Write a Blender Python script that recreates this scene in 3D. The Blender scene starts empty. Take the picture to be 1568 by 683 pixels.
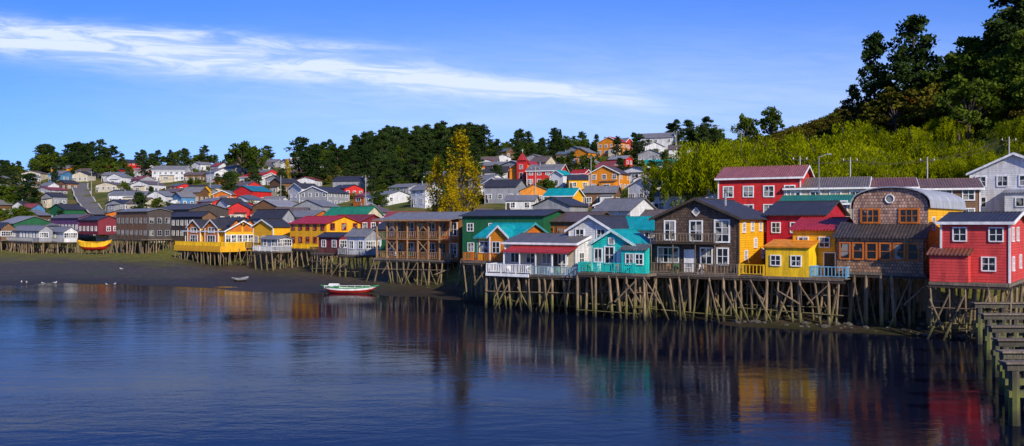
import bpy, math, random
import numpy as np
from mathutils import Vector
random.seed(7); rng=np.random.default_rng(7)
FL=1358.0; CX=784.0; CY=341.0; CZ=9.0
scene=bpy.context.scene
# ------------------------------------------------------------------ terrain survey (bearing, depth)
def tab(a): 
    a=np.array(a,float); return a[:,0],a[:,1]
W_=tab([(-1500,140),(0,128),(280,126),(400,117),(530,112),(620,108),(760,100),(1100,80),(1300,74),(1500,67.5),(1568,65),(3000,55)])
F_=tab([(-1500,270),(-200,250),(50,220),(200,203),(300,184),(480,160),(570,140),(640,123),(760,100),(850,91),(950,86),(1110,80),(1350,73.5),(1500,69.5),(1568,67),(3000,58)])
M_=tab([(-1500,2),(250,2),(330,.5),(480,1.),(620,.3),(760,.1),(800,-.4),(1060,-.3),(1150,.15),(1200,.35),(1300,.45),(1500,.6),(3000,.6)])
R_=tab([(-1500,450),(0,480),(200,500),(400,500),(600,480),(740,450),(900,420),(1000,380),(1130,320),(1200,280),(1320,240),(1450,220),(1568,200),(3000,180)])
H_=tab([(-1500,40),(0,36),(200,40),(400,43),(600,45),(740,44),(900,43),(1000,40),(1130,38),(1200,38),(1320,39),(1450,43),(1568,48),(3000,60)])
def ip(px,T): return np.interp(px,T[0],T[1])
def terr(x,y):
    x=np.asarray(x,float); y=np.asarray(y,float)
    px=CX+FL*x/np.maximum(y,1)
    F=ip(px,F_); M=ip(px,M_); W=np.minimum(ip(px,W_),F-2); R=ip(px,R_); H=ip(px,H_)
    zW=np.minimum(0,M-.05)
    a=np.maximum(zW-(W-y)*.08,-2.5)
    b=zW+(M-zW)*np.clip((y-W)/(F-W),0,1)
    s=np.clip((y-F)/14,0,1); s=s*s*(3-2*s)
    c=M+(3.4-M)*s
    t=np.clip((y-F-14)/(R-F-14),0,1)
    d=3.4+(H-3.4)*t**1.22
    e=np.maximum(H-(y-R)*.04,H*.55)
    z=np.where(y<W,a,np.where(y<F,b,np.where(y<F+14,c,np.where(y<R,d,e))))
    n=np.sin(x*.05+1.3)*np.cos(y*.043)+.6*np.sin(x*.11+y*.07)+.35*np.sin(x*.23-y*.19+2)
    n2=np.sin(x*.35+np.sin(y*.2))*np.sin(y*.41+np.sin(x*.27))
    return z+n*1.0*np.clip(t*2,0,1)+n2*.09*np.clip((z+1),0,1)+ .2*np.sin(x*.13)*np.sin(y*.09+x*.05)*np.clip(z+1,0,1)
def tz(x,y): return float(terr(x,y))
def P(px,Y): return ((px-CX)/FL*Y,Y)
def zz(py,Y): return CZ-(py-CY)*Y/FL
def ground_at(px,py):
    F=float(ip(px,F_)); R=float(ip(px,R_))
    Y=F+10
    while Y<R*1.02:
        x,_=P(px,Y)
        if tz(x,Y)>=zz(py,Y): break
        Y+=1.0
    x,_=P(px,Y)
    return x,Y,tz(x,Y)
# ------------------------------------------------------------------ node helpers
class NT:
    def __init__(s,nt): s.nt=nt; s.N=nt.nodes; s.L=nt.links
    def new(s,t,**k):
        n=s.N.new(t)
        for a,b in k.items(): setattr(n,a,b)
        return n
    def set(s,inp,v):
        if v is None: return
        if isinstance(v,bpy.types.NodeSocket): s.L.new(v,inp)
        else:
            if isinstance(v,tuple) and len(v)==3 and inp.type=='RGBA': v=(*v,1)
            inp.default_value=v
    def m(s,op,a,b=None,c=None,clamp=False):
        n=s.new('ShaderNodeMath',operation=op,use_clamp=clamp)
        s.set(n.inputs[0],a); s.set(n.inputs[1],b); s.set(n.inputs[2],c); return n.outputs[0]
    def mix(s,f,a,b,mode='MIX'):
        n=s.new('ShaderNodeMix',data_type='RGBA',blend_type=mode)
        s.set(n.inputs[0],f); s.set(n.inputs[6],a); s.set(n.inputs[7],b); return n.outputs[2]
    def noise(s,vec,scale,detail=4,rough=.55,dist=0):
        n=s.new('ShaderNodeTexNoise'); s.set(n.inputs['Vector'],vec)
        n.inputs['Scale'].default_value=scale; n.inputs['Detail'].default_value=detail
        n.inputs['Roughness'].default_value=rough; n.inputs['Distortion'].default_value=dist
        return n.outputs['Fac']
    def mapv(s,vec,scale=(1,1,1),loc=(0,0,0)):
        n=s.new('ShaderNodeMapping'); s.set(n.inputs[0],vec); n.inputs['Scale'].default_value=scale; n.inputs['Location'].default_value=loc
        return n.outputs[0]
    def rng(s,v,a,b,c=0.,d=1.,smooth=True):
        n=s.new('ShaderNodeMapRange',interpolation_type='SMOOTHSTEP' if smooth else 'LINEAR')
        s.set(n.inputs[0],v)
        for i,q in enumerate((a,b,c,d)): s.set(n.inputs[i+1],float(q))
        return n.outputs[0]
    def sep(s,v):
        n=s.new('ShaderNodeSeparateXYZ'); s.set(n.inputs[0],v); return n.outputs
    def comb(s,x,y,z):
        n=s.new('ShaderNodeCombineXYZ')
        for i,q in enumerate((x,y,z)): s.set(n.inputs[i],q)
        return n.outputs[0]
    def bump(s,h,st,dist):
        n=s.new('ShaderNodeBump'); n.inputs['Strength'].default_value=st; n.inputs['Distance'].default_value=dist
        s.set(n.inputs['Height'],h); return n.outputs[0]
def newmat(name):
    m=bpy.data.materials.new(name); m.use_nodes=True
    t=NT(m.node_tree); p=m.node_tree.nodes['Principled BSDF']
    return m,t,p
MC={}
def paint(c,kind='h',rough=.6,wear=.35):
    key=(tuple(round(q,3) for q in c),kind)
    if key in MC: return MC[key]
    m,t,p=newmat('paint_'+kind)
    oc=t.new('ShaderNodeTexCoord').outputs['Object']
    o=t.sep(oc); xy=t.m('ADD',o[0],o[1])
    geo=t.new('ShaderNodeNewGeometry').outputs['Position']
    n1=t.noise(t.mapv(geo,(1.3,1.3,.25)),1.6,5,.65)
    n2=t.noise(geo,.35,3)
    n3=t.noise(geo,7,3,.7)
    k=t.m('ADD',t.rng(n1,.3,.72,1-wear*1.1,1.12),t.rng(n3,.3,.7,-.08,.08))
    col=t.mix(1.,c,t.comb(k,k,k),'MULTIPLY')
    dirt=tuple(.45*q+.55*d for q,d in zip(c,(.09,.07,.05)))
    col=t.mix(t.rng(n1,.56,.82,0,wear),col,dirt)
    col=t.mix(t.rng(n2,.4,.7,0,.25),col,tuple(q*.7 for q in c))
    h=None
    if kind in('h','v'):
        s=t.m('FRACT',t.m('MULTIPLY',o[2] if kind=='h' else xy,4.6 if kind=='h' else 4.))
        g=t.rng(s,.0,.16,0,1)
        pb=t.noise(t.comb(0. ,0.,t.m('FLOOR',t.m('MULTIPLY',o[2] if kind=='h' else xy,4.6 if kind=='h' else 4.))) ,3.7,0)
        col=t.mix(t.m('SUBTRACT',1.,g),col,tuple(q*.35 for q in c))
        col=t.mix(t.rng(pb,.35,.65,0,.3),col,tuple(q*.6 for q in c))
        h=t.m('ADD',g,t.m('MULTIPLY',s,-.3))
    elif kind=='shingle':
        b=t.new('ShaderNodeTexBrick'); t.set(b.inputs['Vector'],t.comb(xy,o[2],0.))
        b.inputs['Scale'].default_value=1.; b.inputs['Brick Width'].default_value=.24; b.inputs['Row Height'].default_value=.26
        b.inputs['Mortar Size'].default_value=.022; b.inputs['Bias'].default_value=0
        t.set(b.inputs['Color1'],(1.35,1.3,1.2,1)); t.set(b.inputs['Color2'],(.6,.55,.5,1)); t.set(b.inputs['Mortar'],(.2,.16,.13,1))
        col=t.mix(1.,col,b.outputs['Color'],'MULTIPLY'); h=b.outputs['Fac']; h=t.m('SUBTRACT',1.,h)
    elif kind in('rx','ry'):
        s=t.m('SINE',t.m('MULTIPLY',o[0] if kind=='rx' else o[1],22.))
        h=s
        rust=(.16,.07,.03)
        col=t.mix(t.rng(n1,.55,.75,0,.55),col,rust)
        sh=t.m('FRACT',t.m('MULTIPLY',o[0] if kind=='rx' else o[1],1.1))
        col=t.mix(t.rng(sh,0.,.07,.45,0.),col,tuple(q*.4 for q in c))
        pb=t.noise(t.comb(t.m('FLOOR',t.m('MULTIPLY',o[0] if kind=='rx' else o[1],1.1)),0.,0.),3.3,0)
        col=t.mix(t.rng(pb,.35,.65,0,.35),col,tuple(q*.55 for q in c))
    t.set(p.inputs['Base Color'],col)
    p.inputs['Roughness'].default_value=.5 if kind in('rx','ry') else rough
    if h is not None: t.set(p.inputs['Normal'],t.bump(h,.6,.03))
    MC[key]=m; return m
def wood(c,mossy=False,name='weathered_wood',moss=(.13,.125,.015)):
    key=(c,name,mossy)
    if key in MC: return MC[key]
    m,t,p=newmat(name)
    geo=t.new('ShaderNodeNewGeometry').outputs['Position']
    n=t.noise(t.mapv(geo,(5,5,.6)),2,5,.7); n2=t.noise(geo,.9,3)
    rp_=t.new('ShaderNodeNewGeometry').outputs['Random Per Island']
    col=t.mix(t.rng(n,.3,.7),tuple(q*.4 for q in c),tuple(min(q*1.5,.9) for q in c))
    col=t.mix(t.rng(n2,.4,.7,0,.5),col,tuple(q*.45 for q in c))
    col=t.mix(t.rng(rp_,.2,1.,0,.7,False),col,tuple(q*.3 for q in c))
    if mossy:
        z=t.sep(geo)[2]
        f=t.m('MULTIPLY',t.rng(t.m('ADD',z,t.m('MULTIPLY',n,1.5)),1.0,3.4,1,0),t.rng(n2,.3,.55,.25,1))
        col=t.mix(t.m('MULTIPLY',f,.85),col,moss)
        col=t.mix(t.rng(z,.1,1.0,.9,0),col,(.014,.013,.008))
    t.set(p.inputs['Base Color'],col); p.inputs['Roughness'].default_value=.85
    t.set(p.inputs['Normal'],t.bump(n,.5,.03))
    MC[key]=m; return m
def glassm():
    m,t,p=newmat('window_glass')
    geo=t.new('ShaderNodeNewGeometry').outputs['Position']
    n=t.noise(geo,.9,1)
    t.set(p.inputs['Base Color'],t.mix(t.rng(n,.52,.58),(.015,.018,.022),(.26,.25,.22)))
    p.inputs['Roughness'].default_value=.08
    return m
GLASS=glassm()
WHITE=paint((.80,.80,.78),'n',.5,.2)
STILT=wood((.27,.19,.11),True,'stilt_timber')
DECK=wood((.22,.17,.12),False,'deck_timber')
DARKW=wood((.07,.05,.035),False,'dark_timber')
# ------------------------------------------------------------------ object builder
def root(name,loc=(0,0,0),yaw=0):
    e=bpy.data.objects.new(name,None); scene.collection.objects.link(e)
    e.location=loc; e.rotation_euler=(0,0,yaw); e.empty_display_size=.5; return e
class Ob:
    def __init__(s): s.p={}
    def _g(s,part): return s.p.setdefault(part,[[],[],[],[]])
    def polys(s,part,mat,vs,fs):
        g=s._g(part); b=len(g[0]); g[0].extend(vs)
        if mat not in g[3]: g[3].append(mat)
        mi=g[3].index(mat)
        for f in fs: g[1].append(tuple(b+i for i in f)); g[2].append(mi)
    def box(s,part,mat,x0,x1,y0,y1,z0,z1):
        if x0>x1:x0,x1=x1,x0
        if y0>y1:y0,y1=y1,y0
        v=[(x0,y0,z0),(x1,y0,z0),(x1,y1,z0),(x0,y1,z0),(x0,y0,z1),(x1,y0,z1),(x1,y1,z1),(x0,y1,z1)]
        s.polys(part,mat,v,[(3,2,1,0),(4,5,6,7),(0,1,5,4),(1,2,6,5),(2,3,7,6),(3,0,4,7)])
    def prism(s,part,mat,q,t):
        v=list(q)+[(a,b,c+t) for a,b,c in q]; n=len(q)
        s.polys(part,mat,v,[tuple(range(n))[::-1],tuple(range(n,2*n))]+[(i,(i+1)%n,n+(i+1)%n,n+i) for i in range(n)])
    def cyl(s,part,mat,a,b,r0,r1=None,n=6):
        r1=r0 if r1 is None else r1
        a=Vector(a); b=Vector(b); d=(b-a).normalized()
        u=d.orthogonal().normalized(); w=d.cross(u)
        v=[]
        for c,r in((a,r0),(b,r1)):
            for i in range(n):
                t=2*math.pi*i/n; v.append(tuple(c+u*math.cos(t)*r+w*math.sin(t)*r))
        s.polys(part,mat,v,[tuple(range(n))[::-1],tuple(range(n,2*n))]+[(i,(i+1)%n,n+(i+1)%n,n+i) for i in range(n)])
    def ell(s,part,mat,c,r,nu=10,nv=6):
        v=[(c[0],c[1],c[2]-r[2])]
        for j in range(1,nv):
            ph=-math.pi/2+math.pi*j/nv
            for i in range(nu):
                th=2*math.pi*i/nu; v.append((c[0]+r[0]*math.cos(ph)*math.cos(th),c[1]+r[1]*math.cos(ph)*math.sin(th),c[2]+r[2]*math.sin(ph)))
        v.append((c[0],c[1],c[2]+r[2])); f=[]
        for i in range(nu):
            f.append((0,1+(i+1)%nu,1+i)); e=len(v)-1; b=1+(nv-2)*nu; f.append((e,b+i,b+(i+1)%nu))
            for j in range(nv-2): 
                b=1+j*nu; f.append((b+i,b+(i+1)%nu,b+nu+(i+1)%nu,b+nu+i))
        s.polys(part,mat,v,f)
    def build(s,name,loc=(0,0,0),yaw=0):
        e=root(name,loc,yaw)
        for part,(v,f,mi,ms) in s.p.items():
            me=bpy.data.meshes.new(part); me.from_pydata(v,[],f)
            for m in ms: me.materials.append(m)
            me.polygons.foreach_set('material_index',mi); me.update()
            o=bpy.data.objects.new(part,me); scene.collection.objects.link(o); o.parent=e
        return e
class House(Ob):
    def vol(s,x0,x1,y0,y1,z0,ze,roof,rise,mats,rm,o=.35,trim=None,t=.1):
        if not isinstance(mats,(tuple,list)): mats=(mats,)*3
        mf,mr,mo=mats; xm=(x0+x1)/2; ym=(y0+y1)/2
        v={'x0':x0,'x1':x1,'y0':y0,'y1':y1,'z0':z0}
        A=lambda m,pts: s.polys('walls',m,pts,[tuple(range(len(pts)))])
        zf=zb=ze
        if roof=='shed': zb=ze+rise
        if roof=='barrel':
            q_=lambda i: math.sin(math.pi*i/16)**.75
            arc=[(xm+(x1-x0)/2*math.cos(math.pi*i/16), ze+rise*q_(i)) for i in range(17)]
            A(mf,[(x0,y0,z0),(x1,y0,z0)]+[(a,y0,b) for a,b in arc]); A(mo,([(x1,y1,z0),(x0,y1,z0)]+[(a,y1,b) for a,b in arc[::-1]]))
            arc2=[(xm+((x1-x0)/2+o)*math.cos(math.pi*i/16), ze+(rise+.06)*q_(i)-(.1 if i in(0,16) else 0)) for i in range(17)]
            for (a,b),(c,d) in zip(arc2[:-1],arc2[1:]):
                s.prism('roof',rm,[(a,y0-o,b),(a,y1+o,b),(c,y1+o,d),(c,y0-o,d)],t)
        elif roof=='gf':
            A(mf,[(x0,y0,z0),(x1,y0,z0),(x1,y0,ze),(xm,y0,ze+rise),(x0,y0,ze)])
            A(mo,[(x1,y1,z0),(x0,y1,z0),(x0,y1,ze),(xm,y1,ze+rise),(x1,y1,ze)])
            sl=rise/(xm-x0); e=ze-o*sl+.03
            s.prism('roof',rm,[(x0-o,y0-o,e),(x0-o,y1+o,e),(xm,y1+o,ze+rise+.03),(xm,y0-o,ze+rise+.03)],t)
            s.prism('roof',rm,[(x1+o,y0-o,e),(xm,y0-o,ze+rise+.03),(xm,y1+o,ze+rise+.03),(x1+o,y1+o,e)],t)
            s.box('roof',rm,xm-.15,xm+.15,y0-o-.01,y1+o+.01,ze+rise+t-.02,ze+rise+t+.07)
            if trim:
                for sg,xe in((-1,x0-o),(1,x1+o)):
                    s.prism('trim',trim,[(xe,y0-o-.06,e-.14),(xm,y0-o-.06,ze+rise-.11),(xm,y0-o-.005,ze+rise-.11),(xe,y0-o-.005,e-.14)],.26)
        else:
            A(mf,[(x0,y0,z0),(x1,y0,z0),(x1,y0,zf),(x0,y0,zf)])
            A(mo,[(x1,y1,z0),(x0,y1,z0),(x0,y1,zb),(x1,y1,zb)])
        if roof in('gf','barrel'):
            A(mr,[(x1,y0,z0),(x1,y1,z0),(x1,y1,ze),(x1,y0,ze)]); A(mo,[(x0,y1,z0),(x0,y0,z0),(x0,y0,ze),(x0,y1,ze)])
        elif roof=='gs':
            A(mr,[(x1,y0,z0),(x1,y1,z0),(x1,y1,ze),(x1,ym,ze+rise),(x1,y0,ze)])
            A(mo,[(x0,y1,z0),(x0,y0,z0),(x0,y0,ze),(x0,ym,ze+rise),(x0,y1,ze)])
            sl=rise/(ym-y0); e=ze-o*sl+.03
            s.prism('roof',rm,[(x0-o,y0-o,e),(x0-o,ym,ze+rise+.03),(x1+o,ym,ze+rise+.03),(x1+o,y0-o,e)],t)
            s.prism('roof',rm,[(x0-o,y1+o,e),(x1+o,y1+o,e),(x1+o,ym,ze+rise+.03),(x0-o,ym,ze+rise+.03)],t)
            s.box('roof',rm,x0-o-.01,x1+o+.01,ym-.15,ym+.15,ze+rise+t-.02,ze+rise+t+.07)
            if trim:
                s.box('trim',trim,x0-o,x1+o,y0-o-.05,y0-o-.004,e-.1,e+.12)
                for ye in(y0-o,y1+o):
                    s.prism('trim',trim,[(x1+o+.005,ye,e-.14),(x1+o+.005,ym,ze+rise-.11),(x1+o+.06,ym,ze+rise-.11),(x1+o+.06,ye,e-.14)],.26)
        elif roof=='shed':
            A(mr,[(x1,y0,z0),(x1,y1,z0),(x1,y1,zb),(x1,y0,zf)]); A(mo,[(x0,y1,z0),(x0,y0,z0),(x0,y0,zf),(x0,y1,zb)])
            sl=rise/(y1-y0)
            s.prism('roof',rm,[(x0-o,y0-o,zf-o*sl+.03),(x0-o,y1+o,zb+o*sl+.03),(x1+o,y1+o,zb+o*sl+.03),(x1+o,y0-o,zf-o*sl+.03)],t)
        for (cx_,cy_) in ((x0,y0),(x1,y0),(x1,y1)):
            if trim: s.box('corner_boards',trim,cx_-.07,cx_+.07,cy_-.07,cy_+.07,z0+.02,ze-.06)
        return v
    def fb(s,part,mat,face,v,u0,u1,z0,z1,o0,o1):
        if face=='F': s.box(part,mat,v['x0']+u0,v['x0']+u1,v['y0']-o1,v['y0']-o0,z0,z1)
        elif face=='R': s.box(part,mat,v['x1']+o0,v['x1']+o1,v['y0']+u0,v['y0']+u1,z0,z1)
        else: s.box(part,mat,v['x0']-o1,v['x0']-o0,v['y1']-u1,v['y1']-u0,z0,z1)
    def win(s,face,v,u,z,w,h,fm=None,nx=2,ny=1,b=.09):
        fm=fm or WHITE
        s.fb('window_glass',GLASS,face,v,u+.02,u+w-.02,z+.02,z+h-.02,.01,.03)
        s.fb('window_frames',fm,face,v,u-b,u,z-b,z+h+b,.002,.08); s.fb('window_frames',fm,face,v,u+w,u+w+b,z-b,z+h+b,.002,.08)
        s.fb('window_frames',fm,face,v,u,u+w,z+h,z+h+b,.002,.075); s.fb('window_frames',fm,face,v,u-.03,u+w+.03,z-b,z,.002,.11)
        for i in range(1,nx): 
            q=u+w*i/nx; s.fb('window_frames',fm,face,v,q-.03,q+.03,z,z+h,.031,.065)
        for i in range(1,ny+1):
            if ny>0:
                q=z+h*i/(ny+1); s.fb('window_frames',fm,face,v,u,u+w,q-.025,q+.025,.031,.06)
    def door(s,face,v,u,z,w=.9,h=2.05,m=None,fm=None):
        fm=fm or WHITE
        s.fb('door',m or DARKW,face,v,u,u+w,z+.02,z+h,.01,.05)
        s.fb('door_frame',fm,face,v,u-.09,u,z,z+h+.09,.002,.09); s.fb('door_frame',fm,face,v,u+w,u+w+.09,z,z+h+.09,.002,.09); s.fb('door_frame',fm,face,v,u,u+w,z+h,z+h+.09,.002,.085)
    def autow(s,face,v,zs,n,w=.9,h=1.1,fm=None,skip=0,b=.09,nx=2,ny=1):
        L=(v['x1']-v['x0']) if face=='F' else (v['y1']-v['y0'])
        for z in zs:
            for i in range(n):
                if random.random()<skip: continue
                s.win(face,v,L*(i+.5)/n-w/2,z,w,h,fm,nx,ny,b)
    def rail(s,a,b,z,h=.95,m=None,sp=.28,part='railing',tk=.035):
        m=m or WHITE; a=Vector((a[0],a[1],z)); b=Vector((b[0],b[1],z)); L=(b-a).length
        up=Vector((0,0,1)); n=max(1,int(L/1.8))
        for i in range(n+1):
            q=a.lerp(b,i/n); s.cyl(part,m,q,q+up*(h+.06),.055,.055,4)
        s.cyl(part,m,a+up*h,b+up*h,.05,.05,4); s.cyl(part,m,a+up*.15,b+up*.15,.035,.035,4)
        k=int(L/sp)
        for i in range(1,k):
            q=a.lerp(b,i/k); s.cyl(part,m,q+up*.15,q+up*h,tk,tk,4)
    def stilts(s,loc,yaw,x0,x1,y0,y1,zt=-.25,sx=1.25,sy=1.7,fz=4.3,m=None,diag=.7,r=.1):
        m=m or STILT; c,sn=math.cos(yaw),math.sin(yaw)
        nx=max(2,int((x1-x0)/sx)+1); ny=max(2,int((y1-y0)/sy)+1)
        def gz(x,y): return tz(loc[0]+x*c-y*sn,loc[1]+x*sn+y*c)-loc[2]-.4
        for j in range(ny):
            y=y0+(y1-y0)*j/(ny-1)
            s.cyl('floor_beams',DARKW,(x0-.3,y,zt-.1),(x1+.3,y,zt-.1),.13,.13,4)
            for i in range(nx):
                x=x0+(x1-x0)*i/(nx-1)+random.uniform(-.28,.28)
                dx,dy=random.gauss(0,.32),random.gauss(0,.25)
                g=gz(x+dx,y+dy)
                rr=r*random.uniform(.7,1.4)
                s.cyl('stilts',m,(x,y,zt),(x+dx,y+dy,min(g,zt-.6)),rr,rr*1.15,7)
                if random.random()<diag and j<3:
                    sg=random.choice((-1,1)); L=random.uniform(.6,2.4)
                    g=gz(x+sg*L,y-.3)
                    zh=zt-random.uniform(0,1.2)
                    s.cyl('braces',m,(x,y-.12,zh),(x+sg*L,y-.25-random.uniform(0,.6),g if random.random()<.75 else (zt+g)/2),.065,.09,5)
            if j<2:
                for zf in (.35,.68):
                    if random.random()<.4:
                        g=gz((x0+x1)/2,y); za=zt+(g-zt)*zf
                        s.cyl('braces',m,(x0-.2,y-.13,za+random.uniform(-.2,.2)),(x1+.2,y-.13,za+random.uniform(-.3,.3)),.06,.06,5)
        s.box('floor',DECK,x0-.15,x1+.15,y0-.15,y1+.15,zt+.02,-.004)
    def clutter(s,x0,x1,y,z=0,n=5):
        for i in range(n):
            x=random.uniform(x0,x1); k=random.random(); c=random.choice((WHITE,OFR,TANP,GRY,RP,GP))
            if k<.35:
                s.cyl('planter',TANP,(x,y,z),(x,y,z+.35),.16,.22,8); s.ell('planter_bush',LEAFP,(x,y,z+.55),(.25,.25,.28),7,5)
            elif k<.7:
                for a_,b_ in((-.2,-.2),(.2,-.2),(.2,.2),(-.2,.2)): s.cyl('chair',c,(x+a_,y+b_,z),(x+a_,y+b_,z+(.9 if b_>0 else .45)),.03,.03,4)
                s.box('chair',c,x-.24,x+.24,y-.24,y+.24,z+.42,z+.47); s.box('chair',c,x-.24,x+.24,y+.19,y+.23,z+.6,z+.92)
            else: s.cyl('barrel',c,(x,y,z),(x,y,z+.8),.26,.26,10)
def fr(xl,xr,D,yaw,fz,xb=None,d=8):
    a=math.radians(yaw); c,sn=math.cos(a),math.sin(a)
    x,y=P(xl,D); k=(xr-CX)/FL; w=(k*y-x)/(c-k*sn)
    if xb:
        X,Y=x+w*c,y+w*sn; k=(xb-CX)/FL; d=(X-k*Y)/(sn+k*c)
    return (x,y,fz),a,w,min(max(d,3),16)
# palette
Y1=paint((.90,.44,.002),'h',.6,.2); Y2=paint((.84,.28,.005)); YB=paint((.92,.56,.006),'n'); RED=paint((.66,.020,.014)); CRIM=paint((.54,.004,.022)); PINKR=paint((.70,.06,.05))
WH=paint((.76,.76,.75)); CREAM=paint((.66,.58,.42)); GRY=paint((.33,.34,.36)); TURQ=paint((.008,.58,.50)); GRN=paint((.008,.12,.038),'v')
BRS=paint((.115,.075,.052),'shingle'); SHG=paint((.40,.235,.135),'shingle'); BRW=paint((.20,.10,.04)); ORW=paint((.66,.17,.006)); DKB=paint((.07,.052,.042),'v')
MAR=paint((.22,.015,.028)); PUR=paint((.15,.05,.15)); PNK=paint((.72,.16,.38)); BLU=paint((.08,.25,.45))
def rf(c,k='rx'): return paint(c,k)
DRX,DRY=rf((.045,.043,.045)),rf((.045,.043,.045),'ry')
GRX,GRY_=rf((.22,.22,.225)),rf((.22,.22,.225),'ry')
RRX=rf((.48,.022,.018)); TRX=rf((.0,.36,.38)); TRY=rf((.0,.36,.38),'ry')
OFR=paint((.60,.16,.01),'n'); TANP=paint((.42,.24,.11),'n'); LEAFP=paint((.05,.10,.02),'n')
RP,GP,YP=paint((.60,.018,.012),'n'),paint((.04,.28,.09),'n'),paint((.9,.5,.008),'n')
def bx_rail_deck(h,x0,x1,y0,y1,m,sp=.28,sides='lfr',hh=.95):
    h.box('deck',DECK,x0,x1,y0,y1,-.1,.0-.01)
    if 'f' in sides: h.rail((x0,y0+.06),(x1,y0+.06),0,hh,m,sp)
    if 'l' in sides: h.rail((x0+.06,y0+.06),(x0+.06,y1-.1),0,hh,m,sp)
    if 'r' in sides: h.rail((x1-.06,y0+.06),(x1-.06,y1-.1),0,hh,m,sp)
# ---- red house far right
loc,a,w,d=fr(1441,1546,69.5,-37,4.45,d=9)
h=House(); v=h.vol(0,w,0,d,0,4.55,'gs',.75,PINKR,DRX,.3,trim=WHITE)
for u,z in((.9,3.2),(3.4,3.2),(2.9,.95)): h.win('F',v,u,z,.85,.95,WHITE,2,1)
for u,z in((1.,3.2),(3.5,3.2),(1.2,.95),(5,1)): h.win('R',v,u,z,.85,.95,WHITE,2,1)
v2=h.vol(-.6,2.1,-1.1,-.02,0,2.1,'shed',.35,PINKR,rf((.20,.07,.04)),.2)
h.stilts(loc,a,-.5,w,-1.,d-1,sx=1.1); h.build('red_house',loc,a)
# ---- shingled house with barrel roof
loc,a,w,d=fr(1281,1414,76.5,-38,4.85)
h=House(); vb=h.vol(0,w,0,1.6,0,3.0,'shed',.95,SHG,rf((.06,.05,.045)),.3)
vu=h.vol(.9,w,1.62,15,0,5.5,'barrel',1.6,(paint((.52,.33,.25),'shingle'),Y1,Y1),rf((.42,.44,.48),'ry'),.22)
for i in range(6): h.win('F',vb,.35+i*1.1,1.15,.72,1.25,OFR,1,1,.13)
h.win('R',vb,.4,1.15,.7,1.2,OFR,1,1)
h.win('F',vu,.75,4.25,1.35,1.0,OFR,3,1,.15); h.win('F',vu,3.9,4.25,1.35,1.0,OFR,3,1,.15)
for i in range(12):
    t0,t1=2*math.pi*i/12,2*math.pi*(i+1)/12
    h.cyl('round_vent',WHITE,(.9+(w-.9)/2+.36*math.cos(t0),1.56,6.2+.36*math.sin(t0)),(.9+(w-.9)/2+.36*math.cos(t1),1.56,6.2+.36*math.sin(t1)),.05,.05,5)
h.polys('vent_glass',GLASS,[(.9+(w-.9)/2+.33*math.cos(2*math.pi*i/12),1.59,6.2+.33*math.sin(2*math.pi*i/12)) for i in range(12)],[tuple(range(12))])
h.autow('R',vu,(1.2,3.6),4,.8,1.0)
h.stilts(loc,a,0.1,w,0.1,9,sx=1.0,r=.115); h.build('shingled_house',loc,a)
# ---- yellow house
loc,a,w,d=fr(1214,1279,80,-35,4.3,d=8)
h=House(); v=h.vol(0,w,0,7,0,4.1,'gs',1.0,Y1,RRX,.35)
h.autow('F',v,(2.6,),2,.8,.8); h.autow('R',v,(1,2.9),3,.8,.8)
v2=h.vol(-1.6,2.2,-2.6,-.03,0,2.55,'shed',.5,YB,Y2,.2); h.win('F',v2,.5,1,.8,.8); h.win('F',v2,2.3,1,.8,.8)
bx_rail_deck(h,-4.0,-1.7,-2.8,-.3,YB,.3)
h.door('F',v,2.8,0); bx_rail_deck(h,2.3,w+1.6,-2.6,-.1,paint((.2,.48,.68),'n'),.3)
h.stilts(loc,a,-3.9,w+1.2,-2.6,6,sx=1.1); h.build('yellow_house',loc,a)
# ---- crimson house behind
loc,a,w,d=fr(1174,1262,88,-33,4.3,d=9)
h=House(); v=h.vol(0,w,0,9,0,5.5,'gs',1.3,CRIM,DRX,.4); h.autow('F',v,(1.2,3.8),3,.75,.9); h.autow('R',v,(1.2,3.8),3,.8,1.)
h.build('crimson_house',loc,a)
# ---- brown gabled house
loc,a,w,d=fr(1004,1131,86,-32,4.3,xb=1181)
h=House(); v=h.vol(0,w,0,d,0,5.2,'gf',1.75,(BRS,Y1,BRS),DRY,.5,trim=DARKW)
c=w/2
h.win('F',v,c-3.1,3.15,.95,1.7,WHITE,2,1,.12); h.win('F',v,c-.55,3.05,1.1,1.8,WHITE,2,1,.12); h.win('F',v,c+1.9,3.0,1.25,1.9,WHITE,2,2,.14)
h.win('F',v,.3,.95,2.0,1.35,WHITE,4,1,.12); h.door('F',v,3.0,0,.95,2.1,WHITE); h.win('F',v,4.6,.9,1.0,1.4,WHITE,2,1,.12); h.win('F',v,6.2,.9,.95,1.4,WHITE,2,1,.12)
q=[(c,-.06,5.35),(c+.38,-.06,5.75),(c,-.06,6.15),(c-.38,-.06,5.75)]
for i in range(4): h.cyl('diamond_window_frame',WHITE,q[i],q[(i+1)%4],.055,.055,4)
h.polys('diamond_window_glass',GLASS,[(x,-.03,z) for x,_,z in q],[(0,1,2,3)])
h.box('balcony',DARKW,-.1,w-1.8,-1.2,-.01,2.72,2.84); h.rail((-.05,-1.15),(w-1.85,-1.15),2.84,.85,DECK,.3,'balcony_railing')
for x in (0,2.2,4.4,w-1.9): h.cyl('balcony_posts',DECK,(x,-1.1,0),(x,-1.1,2.72),.06)
for u,z in((1.2,3.9),(3.8,4.),(6.5,4.),(1.8,1.3),(4.8,2.4),(8.5,3.9),(10.2,1.4),(7.4,1.3)): h.win('R',v,u,z,.7,.75,WHITE,2,1,.12)
bx_rail_deck(h,-1.4,w+.6,-2.2,-.02,DECK,.3); h.clutter(-1,w,-1.6,0,6)
h.cyl('chimney',GRY,(c+1.5,4,5.9),(c+1.5,4,7.6),.13)
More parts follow.
